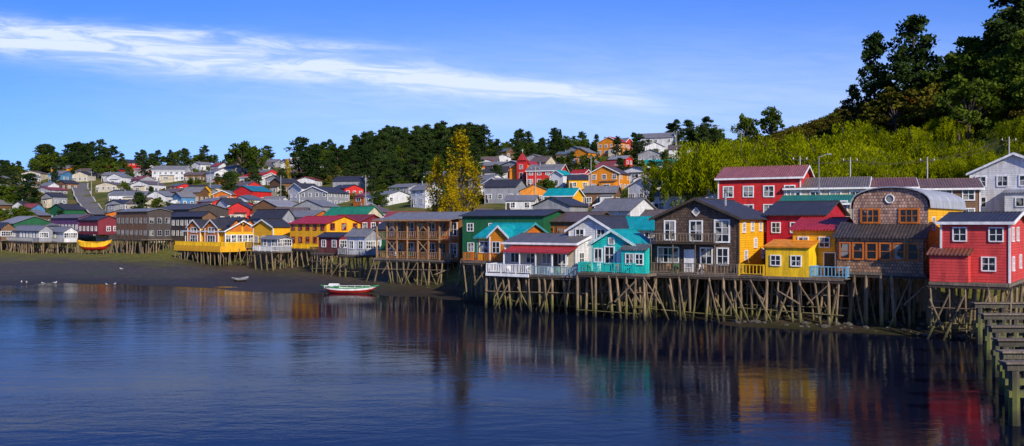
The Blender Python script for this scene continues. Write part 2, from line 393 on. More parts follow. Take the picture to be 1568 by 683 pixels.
h.stilts(loc,a,-1.2,w+.3,-2.0,d-2,sx=1.0); h.build('brown_shingle_house',loc,a)
# ---- turquoise house
loc,a,w,d=fr(906,971,87,-33,4.25,xb=1001)
h=House(); v=h.vol(0,w,0,d,0,2.7,'gf',1.3,TURQ,TRY,.3,trim=paint((.55,.75,.70),'n'))
h.win('F',v,.35,1,.75,1.2,WHITE,2,0,.12); h.win('F',v,1.5,.9,.9,1.5,WHITE,2,1,.12); h.door('F',v,2.85,0,.85,2.0,WHITE); h.win('F',v,1.9,2.75,.5,.5,WHITE,1,0)
h.autow('R',v,(1.,),2,.8,1.1); bx_rail_deck(h,-.5,w+.7,-1.8,-.02,TURQ,.22); h.clutter(0,w,-1.2,0,3)
v2=h.vol(w-.9,w+1.6,-.9,-.03,0,2.2,'shed',.4,TURQ,rf((.12,.13,.13)),.15); h.win('F',v2,.5,.9,.7,.9); h.win('F',v2,1.5,.9,.7,.9)
h.stilts(loc,a,-.5,w+2.,-1.6,d,sx=.9); h.build('turquoise_house',loc,a)
loc,a,w,d=fr(872,937,95,-33,4.3,d=9); h=House(); v=h.vol(0,w,0,9,0,4.0,'gf',1.4,WH,DRY,.4,trim=WHITE); h.autow('F',v,(1,2.9),2); h.autow('R',v,(1,2.9),3)
h.stilts(loc,a,0,w,-.5,3); h.build('white_house',loc,a)
loc,a,w,d=fr(935,1006,97,-33,4.3,d=9); h=House(); v=h.vol(0,w,0,8,0,4.0,'gs',1.3,CREAM,TRX,.4); h.autow('F',v,(2.6,),3); h.autow('R',v,(2.6,),3); h.build('teal_roofed_house',loc,a)
# ---- white balcony house
loc,a,w,d=fr(759,868,95,-34,3.75,d=8)
h=House(); v=h.vol(0,w,1.8,9,0,3.1,'gs',.9,(CREAM,WH,WH),rf((.14,.13,.13)),.3,trim=WHITE)
h.prism('porch_roof',RRX,[(1.,-.4,2.15),(1.,1.78,2.75),(w+.3,1.78,2.75),(w+.3,-.4,2.15)],.1)
for x in (1.2,3.2,5.2,7.2,w): h.cyl('porch_posts',WHITE,(x,-.2,0),(x,-.2,2.18),.07,.07,4)
for i in range(4): h.win('F',v,.8+i*2,1,1.,1.,WHITE,2,0)
h.door('F',v,6.2,0); h.autow('R',v,(1.,),3)
h.box('deck',DECK,-.2,w+.2,-1.6,1.78,-.1,-.01); h.clutter(1,w,-.9,0,5)
h.rail((-.1,-1.55),(w*.62,-1.55),0,.95,WHITE,.22,tk=.04); h.box('balcony_skirt',WHITE,-.1,w*.6,-1.72,-1.62,-.3,.0)
h.rail((-.1,-1.5),(-.1,1.6),0,.95,WHITE,.22); bl=paint((.30,.42,.48),'n'); h.rail((w*.64,-1.55),(w+3.,-1.55),-.1,.95,bl,.18,tk=.045)
h.box('side_deck',DECK,w+.2,w+3.,-1.6,3,-.2,-.1)
h.stilts(loc,a,0,w+2.9,-1.4,8,sx=.9); h.build('white_balcony_house',loc,a)
# ---- orange house with turquoise roof
loc,a,w,d=fr(731,789,104,-36,4.6,d=7)
h=House(); v=h.vol(0,w,0,7,0,2.8,'gs',1.5,(Y1,ORW,ORW),TRX,.35,trim=paint((.05,.28,.3),'n')); vg=h.vol(w*.42,w*.9,-.6,2,0,2.9,'gf',1.1,Y2,TRY,.25,trim=WHITE)
h.win('F',vg,.4,1,1.,1.2); h.win('F',v,.4,1,1.2,1.2); h.autow('R',v,(1,),3,.8,1.1)
bx_rail_deck(h,-.6,w+.3,-1.9,-.02,OFR,.25); h.stilts(loc,a,-.5,w,-1.8,6,sx=1.); h.build('orange_house',loc,a)
# ---- green house
loc,a,w,d=fr(708,832,115,-28,4.4,d=8)
h=House(); v=h.vol(0,w,0,8,0,5.5,'gs',.7,GRN,DRX,.4); h.win('F',v,.8,3.6,.8,.9); h.win('F',v,4.,3.6,.8,.9); h.win('F',v,.9,1,.8,1.)
h.stilts(loc,a,0,w,0,7,sx=1.2); h.build('green_house',loc,a)
loc,a,w,d=fr(834,902,112,-33,4.3,d=8)
h=House(); v=h.vol(0,w,0,8,0,4.9,'gs',1.1,BRW,rf((.13,.09,.07)),.4); h.autow('F',v,(3.1,),4,.9,1.,OFR); h.box('balcony',DARKW,0,w,-1,-.02,2.4,2.5); h.rail((0,-.95),(w,-.95),2.5,.9,OFR,.3)
h.build('brown_timber_house',loc,a)
# ---- balcony house (lodge)
loc,a,w,d=fr(577,690,128,-36,3.95,xb=706)
h=House(); d=max(d,8); v=h.vol(0,w,1.8,d,0,5.6,'gs',.9,(ORW,BRW,BRW),GRX,.35)
h.prism('veranda_roof',GRX,[(-.4,-.5,5.45),(-.4,1.78,5.75),(w+.4,1.78,5.75),(w+.4,-.5,5.45)],.1)
n=7
for i in range(n+1):
    x=w*i/n; h.cyl('veranda_posts',TANP,(x,0,-.1),(x,0,5.5),.12,.12,4)
    if i<n:
        for z in (0,2.85):
            h.win('F',v,w*(i+.2)/n,z+.5,w/n*.6,1.7,TANP if i%2 else WHITE,2,1,.12) 
        if i%3==1:
            for z in (0.9,3.7): h.cyl('lattice',TANP,(x,0,z),(x+w/n,0,z+1.7),.06,.06,4); h.cyl('lattice',TANP,(x,0,z+1.7),(x+w/n,0,z),.06,.06,4)
h.box('upper_deck',TANP,0,w,-.1,1.78,2.7,2.84); h.rail((0,0),(w,0),0,1.,TANP,.35); h.rail((0,0),(w,0),2.84,1.,TANP,.35)
h.box('eave_board',TANP,-.4,w+.4,-.58,-.51,5.3,5.55); h.clutter(0,w,.8,0,6)
h.autow('R',v,(1,3.8),3,.8,1.1,OFR)
h.stilts(loc,a,-.4,w,-.3,d,sx=1.15); h.build('veranda_house',loc,a)
# ---- small houses 380..575
def simple(name,xl,xr,D,yaw,fz,ze,rise,roof,wm,rm,xb=None,d=7,fm=None,stilt=True,deck=None,rows=None,nF=None,nR=3,trim=None,ws=.9):
    loc,a,w,d=fr(xl,xr,D,yaw,fz,xb,d)
    h=House(); v=h.vol(0,w,0,d,0,ze,roof,rise,wm,rm,.35,trim=trim)
    rows=rows or ([1.] if ze<4.2 else [1.,3.5]); nF=nF or max(1,int(w/2.1))
    h.autow('F',v,rows,nF,ws,1.1,fm,.12,.11); h.autow('R',v,rows,nR,ws,1.1,fm,.12,.11)
    if deck: bx_rail_deck(h,-.3,w+.3,-1.6,-.02,deck,.25)
    if stilt: h.stilts(loc,a,0,w,-1.4 if deck else 0,d,sx=1.3)
    h.build(name,loc,a); return h
simple('grey_house',531,560,141,-38,4.0,3.,1.,'gs',(WH,GRY,GRY),GRX,xb=577,deck=GRY)
simple('maroon_house',488,520,150,-38,4.0,2.7,.6,'gs',MAR,DRX,xb=536,deck=DARKW)
simple('yellow_house',444,500,166,-40,4.3,4.6,1.3,'gs',(Y1,Y1,Y1),RRX,xb=552,deck=YB,fm=paint((.4,.03,.02),'n'),nF=5)
simple('yellow_house',500,552,172,-40,4.4,4.9,1.2,'gs',(Y1,MAR,MAR),rf((.25,.03,.03)),xb=590,deck=None)
simple('green_roofed_house',497,560,182,-40,5.,5.6,1.6,'gs',CREAM,rf((.02,.26,.13)),xb=585,stilt=False)
simple('yellow_house',388,418,172,-40,4.3,4.0,1.3,'gf',Y1,DRY,xb=446,deck=DARKW,trim=WHITE)
simple('grey_house',400,425,162,-40,3.9,2.2,.5,'gs',GRY,GRX,xb=441,deck=WHITE)
simple('dark_roofed_house',386,432,190,-40,4.6,5.6,1.6,'gs',GRY,DRX,xb=446,stilt=False)
# yellow-orange double gable
loc,a,w,d=fr(284,345,190,-42,4.1,xb=396)
h=House(); v=h.vol(0,w,0,d,0,3.4,'gs',1.9,(Y1,Y1,Y1),DRX,.5,trim=WHITE)
for x in (w*.12,w*.56):
    g=h.vol(x,x+w*.32,-.5,d*.5,0.01,4.0,'gf',1.5,(ORW,Y1,Y1),DRY,.3,trim=WHITE); h.win('F',g,w*.09,3.,w*.14,.9,WHITE,2,0,.14); h.win('F',g,w*.07,.9,w*.18,1.4,WHITE,3,1,.14)
for yy in (d*.3,d*.7):
    h.prism('side_dormer',DRX,[(w-1,yy-1.4,4.4),(w-1,yy,5.6),(w+.6,yy,5.6),(w+.6,yy-1.4,4.4)],.1); h.prism('side_dormer',DRX,[(w-1,yy+1.4,4.4),(w+.6,yy+1.4,4.4),(w+.6,yy,5.6),(w-1,yy,5.6)],.1)
    h.polys('side_dormer',ORW,[(w+.1,yy-1.3,3.2),(w+.1,yy+1.3,3.2),(w+.1,yy+1.3,4.4),(w+.1,yy,5.5),(w+.1,yy-1.3,4.4)],[(0,1,2,3,4)])
h.autow('R',v,(1.,),6,1.,1.4,WHITE,0,.14)
h.box('deck',DECK,-.5,w+2.,-2.2,d,-.12,-.02); h.rail((-.4,-2.1),(w+1.9,-2.1),0,1.05,YB,.2,tk=.07); h.rail((w+1.9,-2.1),(w+1.9,d),0,1.05,YB,.2,tk=.07)
h.box('skirt',Y1,-.5,w+2.05,-2.3,-2.2,-.9,.25); h.box('skirt',Y1,w+2.0,w+2.1,-2.2,d,-.9,.25)
h.stilts(loc,a,-.3,w+1.8,-2.,d,zt=-.3,sx=1.3); h.build('yellow_orange_house',loc,a)
simple('dark_wooden_house',178,226,207,-42,5.4,6.2,.6,'gs',(BRW,DKB,DKB),GRX,xb=262,deck=DARKW,rows=[.8,3.6],fm=GRY)
simple('dark_wooden_house',262,310,215,-42,5.,5.6,1.,'gs',(DKB,BRW,BRW),DRX,xb=330,deck=DARKW)
simple('long_dark_house',236,290,238,-42,6,6.5,1.4,'gs',DKB,rf((.09,.08,.07)),xb=350,stilt=False)
simple('grey_house',20,60,222,-44,4.6,2.7,1.1,'gs',GRY,GRX,xb=80,deck=GRY)
simple('grey_house',76,98,216,-44,4.5,2.5,1.,'gs',WH,GRX,xb=118,deck=GRY)
simple('purple_house',78,120,248,-42,6.4,4.,.9,'gs',PUR,rf((.16,.13,.12)),xb=152,stilt=False)
simple('maroon_house',120,150,236,-42,6.,3.8,1.,'gs',MAR,DRX,xb=182,stilt=False)
simple('brown_house',-30,2,232,-44,4.8,3.,1.2,'gs',BRW,DRX,xb=18)
simple('green_shed',2,16,228,-44,4.8,2.2,.8,'gs',GRN,DRX,xb=24)
# ------------------------------------------------------------------ hill houses
placed=[]
def hill(name,pc,pb,wp,hp,wm,rm,roof='gs',yaw=None,fm=None,xy=None,trim=None,rows=None,nF=None):
    if xy: x,y=xy; z=tz(x,y)
    else: x,y,z=ground_at(pc,pb)
    sc=y/FL; w=wp*sc*.8; hh=hp*sc; yaw=math.radians(random.uniform(-50,5) if yaw is None else yaw)
    hh=max(hh,3.6); w=max(w,4.5)
    d=w*random.uniform(.75,1.05) if w<12 else 10
    ris=min(hh*.3,w*.28); ze=hh-ris
    h=House(); v=h.vol(0,w,0,d,-3,ze,roof,ris,wm,rm,.4,trim=trim)
    rows=rows or ([1.] if ze<4.4 else ([.9,3.4] if ze<7 else [.9,3.6,6.2])); rows=[r for r in rows if r+1.1<ze]
    nF=nF or max(1,int(w/2.4)); h.autow('F',v,rows,nF,1.,1.1,fm,.1,.13); h.autow('R',v,rows,max(1,int(d/2.4)),1.,1.1,fm,.1,.13)
    if random.random()<.35: h.cyl('chimney',GRY,(w*.3,d*.4,ze),(w*.3,d*.4,hh+.8),.15)
    if random.random()<.4:
        ax=w*random.uniform(.4,.8); wa=w*random.uniform(.3,.55)
        va=h.vol(ax-wa/2,ax+wa/2,-2.2,-.03,-3,min(2.4,ze*.7),'shed',.4,random.choice((wm,WH,CREAM)),rm,.2); h.win('F',va,wa*.3,.9,wa*.4,.9,WHITE,2,0,.12)
    h.door('F',v,.25,0)
    c,s=math.cos(yaw),math.sin(yaw); lx,ly=x-w/2*c,y-w/2*s
    h.build(name,(lx,ly,z+.2),yaw); placed.append((x,y,w))
L=[('red_house',185,262,34,18,RED,DRX,'gf'),('white_house',258,278,62,24,WH,GRX,'gs'),('white_house',214,270,30,16,WH,RRX,'gs'),('white_house',300,262,28,14,WH,GRX,'gf'),('white_house',322,278,34,20,WH,GRX,'gs'),
('grey_roofed_house',352,254,30,16,CREAM,DRX,'gf'),('white_house',384,285,60,20,WH,RRX,'gs'),('red_house',398,276,40,16,RED,GRX,'gs'),('orange_house',340,312,36,20,ORW,GRX,'gf'),('blue_roofed_house',372,312,50,27,RED,rf((.02,.20,.30)),'gf'),
('white_house',195,313,70,20,WH,GRX,'gs'),('white_house',452,308,50,26,WH,DRX,'gf'),('grey_house',480,318,66,32,GRY,DRX,'gf'),('grey_roofed_house',530,296,56,26,GRY,DRX,'gs'),('yellow_house',502,238,44,14,Y2,rf((.25,.12,.06)),'gs'),
('white_house',575,315,70,22,WH,GRX,'gs'),('white_house',640,318,44,36,WH,GRX,'gs'),('grey_house',610,300,50,18,GRY,GRX,'gs'),('orange_house',757,268,50,20,ORW,GRX,'gs'),('white_house',754,305,50,32,WH,GRX,'gf'),
('red_house',832,286,66,34,RED,GRX,'gs'),('white_house',852,288,26,26,WH,TRY,'gf'),('white_house',796,326,56,26,WH,GRX,'gs'),('yellow_house',855,326,60,36,Y1,TRX,'gs'),('red_house',884,280,30,18,RED,RRX,'gs'),
('orange_house',925,295,62,40,Y2,rf((.10,.06,.04)),'gf'),('brown_house',918,318,62,32,BRW,GRX,'gs'),('pink_house',934,336,58,26,PNK,DRX,'gf'),('white_house',982,312,62,38,WH,DRX,'gf'),('red_house',1030,306,50,30,RED,DRX,'gs'),
('white_house',1012,272,56,28,WH,TRX,'gs'),('cream_house',898,262,30,18,CREAM,GRX,'gf'),('orange_house',932,238,46,28,Y2,RRX,'gf'),('red_house',950,232,26,20,RED,GRX,'gs'),('white_building',1004,231,64,28,WH,GRX,'gs'),
('white_house',1078,300,50,30,WH,RRX,'gf'),('grey_house',1060,280,40,20,GRY,GRX,'gs')]
for t in L: hill(*t,trim=WHITE if random.random()<.5 else None)
for nm,px_,Y,fz,w_,ze,ri,wm,rm,yw in(('red_house',1100,112,9.0,10,5.6,1.5,RED,rf((.34,.12,.11)),-28),('grey_roofed_house',1204,108,8.2,9.,5.0,1.3,CREAM,rf((.17,.14,.12)),-25),('green_roofed_house',1196,98,6.8,7.5,4.3,.9,CREAM,rf((.02,.20,.12)),-25),
  ('brown_house',1310,106,8.2,6.5,5.0,1.2,CREAM,rf((.17,.08,.06)),-20),('brown_house',1398,104,8.4,7,4.6,1.2,BRW,rf((.17,.10,.08)),-20)):
    x,y=P(px_,Y); h=House(); v=h.vol(0,w_,0,8,-5,ze,'gs',ri,wm,rm,.4,trim=WHITE)
    h.autow('F',v,(1.,3.3),int(w_/2.2),1.1,1.2,WHITE,.05,.13); h.autow('R',v,(1.,3.3),3,1.,1.1,WHITE,.05,.13); h.door('F',v,.3,0); h.build(nm,(x,y,fz),math.radians(yw)); placed.append((x+w_/2,y+2,w_))
hill('white_house',1552,330,150,92,WH,rf((.25,.26,.3)),'gf',-38,trim=WHITE,nF=4)
cols=[('white_house',WH)]*9+[('grey_house',GRY)]*3+[('red_house',RED)]*2+[('yellow_house',Y1),('yellow_house',Y2),('brown_house',BRW),('brown_house',BRW),('blue_house',BLU),('cream_house',CREAM),('cream_house',CREAM),('orange_house',ORW),('green_house',GRN)]
rfs=[GRX,GRX,GRX,GRX,DRX,DRX,DRX,rf((.30,.06,.05)),rf((.16,.12,.1)),rf((.16,.12,.1)),rf((.30,.30,.32)),rf((.12,.15,.18))]
px=-60
while px<1150:
    D=float(ip(px,F_))+random.uniform(24,32); n,wm=random.choice(cols)
    hill(n,0,0,random.uniform(8,11)*FL/D/.8,random.uniform(4.8,6.4)*FL/D,wm,random.choice(rfs),random.choice(('gs','gs','gf')),random.uniform(-45,-20),xy=P(px,D))
    px+=random.uniform(11,15)/D*FL
def roadzone(px,D): return 96<px<160 and D<430
cnt=0; tries=0
while cnt<125 and tries<5000:
    tries+=1
    px=random.uniform(-60,1110) if cnt%3 else random.uniform(-60,480); D=random.uniform(float(ip(px,F_))+42,float(ip(px,R_))*.93); x,y=P(px,D)
    if 480<px<745 and D>330: continue
    if roadzone(px,D): continue
    if any((x-a_)**2+(y-b_)**2<(4+w_*.5+4)**2 for a_,b_,w_ in placed): continue
    n,wm=random.choice(cols)
    hill(n,0,0,random.uniform(6,10)*FL/D/.8,random.uniform(3.8,6.2)*FL/D,wm,random.choice(rfs),random.choice(('gs','gf')),xy=(x,y)); cnt+=1
# church with a short tower
x,y,z=ground_at(800,276)
h=House(); v=h.vol(0,9,0,12,-2,3.6,'gf',2.6,(Y2,RED,RED),RRX,.4); t_=h.vol(3.1,5.9,-2.0,.8,-2,5.6,'gs',.3,(RED,RED,RED),RRX,.2)
h.polys('spire',RRX,[(3.1,-2.0,6.0),(5.9,-2.0,6.0),(5.9,.8,6.0),(3.1,.8,6.0),(4.5,-.6,8.6)],[(0,1,4),(1,2,4),(2,3,4),(3,0,4)])
h.cyl('cross',WHITE,(4.5,-.6,8.5),(4.5,-.6,9.6),.07); h.cyl('cross',WHITE,(4.15,-.6,9.2),(4.85,-.6,9.2),.07)
h.door('F',t_,.9,0,1.0,2.2); h.win('F',t_,.9,3.4,1,1.2); h.autow('R',v,(1.3,),5); h.build('red_church',(x-4,y,z),math.radians(-20))
# ------------------------------------------------------------------ vegetation
def leafmat(name,cd,cl,tr=.25):
    m=bpy.data.materials.new(name); m.use_nodes=True; t=NT(m.node_tree); t.N.clear()
    geo=t.new('ShaderNodeNewGeometry'); oi=t.new('ShaderNodeObjectInfo')
    n=t.noise(geo.outputs['Position'],.45,3,.6); r=geo.outputs['Random Per Island']
    f=t.m('ADD',t.m('MULTIPLY',t.rng(n,.35,.65),.5),t.m('ADD',t.m('MULTIPLY',r,.25),t.m('MULTIPLY_ADD',oi.outputs['Random'],.5,-.12)),clamp=True)
    col=t.mix(f,cd,cl)
    d=t.new('ShaderNodeBsdfDiffuse'); t.set(d.inputs[0],col); tl=t.new('ShaderNodeBsdfTranslucent'); t.set(tl.inputs[0],col)
    mx=t.new('ShaderNodeMixShader'); mx.inputs[0].default_value=tr; t.L.new(d.outputs[0],mx.inputs[1]); t.L.new(tl.outputs[0],mx.inputs[2])
    o=t.new('ShaderNodeOutputMaterial'); t.L.new(mx.outputs[0],o.inputs[0]); return m
BARK=wood((.12,.09,.065),False,'bark')
LM={'pine':leafmat('pine_needles',(.010,.026,.010),(.055,.085,.018),.12),'broad':leafmat('leaves',(.018,.042,.007),(.12,.165,.016)),
'olive':leafmat('olive_leaves',(.05,.055,.008),(.22,.19,.02)),'brush':leafmat('brush_leaves',(.04,.034,.008),(.19,.15,.02)),'poplar':leafmat('poplar_leaves',(.15,.13,.005),(.58,.40,.008),.3),
'willow':leafmat('willow_leaves',(.055,.085,.003),(.36,.39,.005),.3),'autumn':leafmat('autumn_leaves',(.10,.05,.008),(.30,.15,.015))}
def leaves(C,s,stretch=1.,droop=False):
    n=len(C); a=rng.normal(size=(n,3)); a/=np.linalg.norm(a,axis=1)[:,None]
    if droop: a[:,2]*=.2; a[:,2]-=1.2; a/=np.linalg.norm(a,axis=1)[:,None]
    b=np.cross(a,rng.normal(size=(n,3))); b/=np.linalg.norm(b,axis=1)[:,None]
    s=s*rng.uniform(.6,1.35,size=(n,1)); a=a*s*stretch; b=b*s
    V=np.stack([C-a,C-b*.6+a*.1,C+a,C+b*.6+a*.1],1).reshape(-1,3)
    return V
def treemesh(kind,H,seed,leafsize,mat,R=None):
    global rng; rng=np.random.default_rng(seed); rd=random.Random(seed)
    T=Ob(); C=[]; st=1.; droop=False
    def limb(a,b,r0,r1): T.cyl('t',BARK,a,b,r0,r1,6)
    if kind=='pine':
        R=R or H*.24; limb((0,0,-1),(0,0,H*.5),H*.022,H*.014); limb((0,0,H*.5),(rd.uniform(-.3,.3),0,H*.98),H*.014,.03)
        n=20
        for i in range(n):
            t=.14+.85*i/n; env=(1-t)**.6*min(1,(t-.05)*6)*R*1.1
            for k in range(rd.randint(3,6)):
                az=rd.uniform(0,6.28); L_=env*rd.uniform(.45,1.35); up=rd.uniform(0,.5); z=t*H+rd.uniform(-.4,.4)
                e=(L_*math.cos(az),L_*math.sin(az),z+L_*up); limb((0,0,z),e,.06,.02)
                m_=int(20+L_*18); q=rng.uniform(.25,1.08,size=m_)[:,None]
                c=np.array([[0,0,z]])*(1-q)+np.array([e])*q+rng.normal(size=(m_,3))*np.array([.18,.18,.16])*(.5+L_*.45); C.append(c)
    elif kind=='mpine':
        R=R or H*.27; limb((0,0,-1),(rd.uniform(-.3,.3),0,H*.92),H*.026,.05); lop=[rd.uniform(.7,1.2) for _ in range(6)]
        for k in range(84):
            t=rd.uniform(.06,1.0); az=rd.uniform(0,6.28); env=R*1.18*(1.02-t)**.5*min(1,.6+t*1.6)*lop[int(az)%6]; rr=env*math.sqrt(rd.uniform(.05,1))
            c=(rr*math.cos(az),rr*math.sin(az),t*H*.96+rd.uniform(-.4,.4)); limb((0,0,max(0.3,t*H*.96-rr*.5)),c,.08,.02)
            cr=R*rd.uniform(.14,.27); q=rng.normal(size=(60,3)); q/=np.linalg.norm(q,axis=1)[:,None]; C.append(np.array([c])+q*cr*rng.uniform(.4,1.3,size=(60,1))*np.array([1.1,1.1,.6]))
    elif kind=='cone':
        R=R or H*.16; limb((0,0,-1),(0,0,H*.97),H*.02,.03)
        for i in range(26):
            t=.06+.93*i/26; env=(1-t)**.85*R
            m_=int(60*(1-t)+25); az=rng.uniform(0,6.28,m_); rr=env*rng.uniform(.5,1.12,m_); C.append(np.stack([rr*np.cos(az),rr*np.sin(az),t*H-rr*.25+rng.normal(size=m_)*.25],1))
    elif kind=='broad':
        R=R or H*.40; limb((0,0,-1),(.1,0,H*.38),H*.035,H*.025)
        for k in range(40):
            az=rd.uniform(0,6.28); ph=rd.uniform(-.75,1.4); rr=R*rd.uniform(.4,1.)
            c=(rr*math.cos(az)*math.cos(ph),rr*math.sin(az)*math.cos(ph),H*.52+rr*math.sin(ph)*H*.5/R*.88)
            limb((.1,0,H*.3),c,H*.012,.02); cr=R*rd.uniform(.14,.3)
            q=rng.normal(size=(72,3)); q/=np.linalg.norm(q,axis=1)[:,None]; C.append(np.array([c])+q*cr*rng.uniform(.5,1.2,size=(72,1))*np.array([1,1,.8]))
    elif kind=='poplar':
        R=R or H*.19; limb((0,0,-1),(0,0,H*.8),H*.02,.05)
        for k in range(64):
            t=rd.uniform(.12,.98); env=R*(math.sin(min(1,t*1.15)*math.pi*.86+.25)**.7 if t<.9 else .42); az=rd.uniform(0,6.28); rr=env*rd.uniform(.3,.95)
            c=(rr*math.cos(az),rr*math.sin(az),t*H); limb((0,0,max(0,t*H-rr*2)),c,.07,.02)
            q=rng.normal(size=(80,3)); C.append(np.array([c])+q*np.array([.24,.24,.6])*R*.42)
    elif kind=='willow':
        R=R or H*.58; limb((0,0,-1),(0,0,H*.5),H*.05,H*.035); droop=True; st=3.2
        sub=[(rd.uniform(-.55,.55)*R,rd.uniform(-.55,.55)*R,rd.uniform(.36,.55)*R,rd.uniform(.72,1.02)*H) for _ in range(9)]
        for sx_,sy_,sr,sh_ in sub:
            limb((0,0,H*.45),(sx_,sy_,sh_-.5),H*.018,.03)
            for k in range(30):
                az=rd.uniform(0,6.28); q=rd.uniform(.1,1)**.6; rr=sr*q; top=sh_-sr*.9*(1-math.sqrt(max(0,1-q*q)))+rd.uniform(-.15,.15)
                Ls=rd.uniform(.35,.95)*top*(.35+.65*q); m_=34; tt=rng.uniform(0,1,m_)**.9
                cx,cy=sx_+rr*math.cos(az),sy_+rr*math.sin(az)
                C.append(np.stack([cx+rng.normal(size=m_)*(.07+.14*(1-tt)),cy+rng.normal(size=m_)*(.07+.14*(1-tt)),top-tt*Ls],1))
    elif kind=='bush':
        for k in range(11):
            c=(rd.uniform(-.8,.8)*H,rd.uniform(-.8,.8)*H,H*rd.uniform(.1,.65)); q=rng.normal(size=(62,3)); q/=np.linalg.norm(q,axis=1)[:,None]
            C.append(np.array([c])+q*H*rd.uniform(.18,.38)*rng.uniform(.6,1.2,size=(62,1)))
    C=np.concatenate(C); V=leaves(C,leafsize,st,droop)
    tv,tf=([],[]) if 't' not in T.p else (T.p['t'][0],T.p['t'][1])
    nb=len(tv); nl=len(C); idx=(np.arange(nl*4)+nb).reshape(-1,4)
    me=bpy.data.meshes.new(kind+'_crown'); me.from_pydata([tuple(v) for v in tv]+[tuple(v) for v in V.tolist()],[],[tuple(f) for f in tf]+[tuple(f) for f in idx.tolist()])
    me.materials.append(BARK); me.materials.append(mat)
    mi=np.ones(len(tf)+nl,int); mi[:len(tf)]=0; me.polygons.foreach_set('material_index',mi.tolist()); me.update(); return me
PINES=[treemesh('pine',16,s,.30,LM['pine']) for s in(1,2,3)]
MP=[treemesh('mpine',14,s,.27,LM['pine']) for s in(31,32,33,34)]
CONES=[treemesh('cone',14,s,.34,LM['pine']) for s in(4,5)]
BROADS=[treemesh('broad',9,s,.27,LM['broad']) for s in(6,7,8)]
OLIVES=[treemesh('broad',6,s,.22,LM['olive']) for s in(9,10)]
AUT=[treemesh('broad',6,s,.20,LM['autumn']) for s in(11,)]
POPS=[treemesh('poplar',14,s,.16,LM['poplar']) for s in(12,13)]
WIL=[treemesh('willow',9,s,.075,LM['willow']) for s in(14,15,16,21)]
BUSH=[treemesh('bush',1.8,s,.16,LM[k]) for s,k in((17,'broad'),(18,'olive'),(19,'broad'),(20,'broad'))]
BRUSH=[treemesh('bush',1.8,s,.16,LM[k]) for s,k in((22,'brush'),(23,'brush'),(24,'olive'),(25,'brush'),(26,'broad'))]
def tree(name,me,x,y,s=1.,sz=None,parent=None,zo=-.2):
    o=bpy.data.objects.new(name,me); scene.collection.objects.link(o)
    o.location=(x,y,tz(x,y)+zo); o.rotation_euler=(0,0,random.uniform(0,6.28)); o.scale=(s,s,sz or s)
    if parent: o.parent=parent
    return o
def tpx(name,me,px,pb,ptop,H0,wide=1.,Y=None):
    if Y: x,y=P(px,Y)
    else: x,y,_=ground_at(px,pb)
    z=tz(x,y); Hh=zz(ptop,y)-z; s=Hh/H0; return tree(name,me,x,y,s*wide,s)
tpx('poplar_tree',POPS[0],707,318,207,14,1.25,Y=165); tpx('poplar_tree',POPS[1],668,318,243,14,.8,Y=172); tpx('poplar_tree',POPS[1],440,285,243,14,.8); tpx('poplar_tree',POPS[0],690,318,268,14,1.1,Y=160); tpx('poplar_tree',POPS[1],603,250,205,14,.7)
for i,(px_,top,Y,wd) in enumerate(((1340,45,205,.8),(1401,18,200,1.1),(1306,128,215,1.0),(1385,92,195,1.2),(1552,-40,182,1.25),(1595,-20,178,1.2),(1472,88,196,1.2),(1434,84,205,1.0),(1538,30,175,1.1),(1418,105,190,1.2),(1356,118,200,1.0),(1500,82,190,1.1),(1578,30,168,1.1))):
    tpx('pine_tree',MP[i%4],px_,0,top,14,wd,Y=Y)
for px_,top,Y in((1505,90,180),(1530,80,172),(1560,70,165),(1585,60,160),(1440,110,190),(1468,120,188),(1575,110,152),(1552,120,158)):
    tpx('tree',random.choice(BROADS),px_,0,top,9,1.1,Y=Y)
for px_,top,Y in((1492,125,172),(1450,132,186),(1395,138,190),(1425,128,180),(1345,148,196),(1520,128,170),(1545,130,160),(1372,132,186)): tpx('autumn_tree',random.choice(AUT+OLIVES),px_,0,top,6,1.3,Y=Y)
tpx('cypress_tree',CONES[0],858,240,196,14,1.2)
tpx('pine_tree',MP[1],462,282,207,14,1.3); tpx('pine_tree',MP[0],482,285,222,14,1.3); tpx('tree',BROADS[0],372,270,214,9,1.2); tpx('tree',BROADS[1],392,268,222,9,1.1)
tpx('tree',BROADS[2],1180,215,160,9,.9,Y=268); tpx('tree',BROADS[0],1142,215,172,9,.8,Y=272)
# willows
wr=root('willow_thicket')
for dY,top0,sp in((54,240,44),(68,214,38),(88,188,34)):
    px=1158+ (0 if dY<80 else 40)
    while px<1700:
        Y=float(ip(px,F_))+dY+random.uniform(-5,5); x,y=P(px+random.uniform(-8,8),Y)
        top=top0+max(0,(1290-px))*.2+random.uniform(-8,10)
        Hh=max(5.5,min(12,zz(top,y)-tz(x,y))); s=Hh/9
        tree('willow',random.choice(WIL),x,y,s*random.uniform(1.1,1.4),s,wr); px+=random.uniform(sp*.8,sp*1.2)
for px_,pb,top in((1070,300,214),(1104,300,205),(1134,295,214),(1046,300,230)):
    tpx('willow_tree',random.choice(WIL),px_,pb,top,9,1.1,Y=160+random.uniform(-8,8))
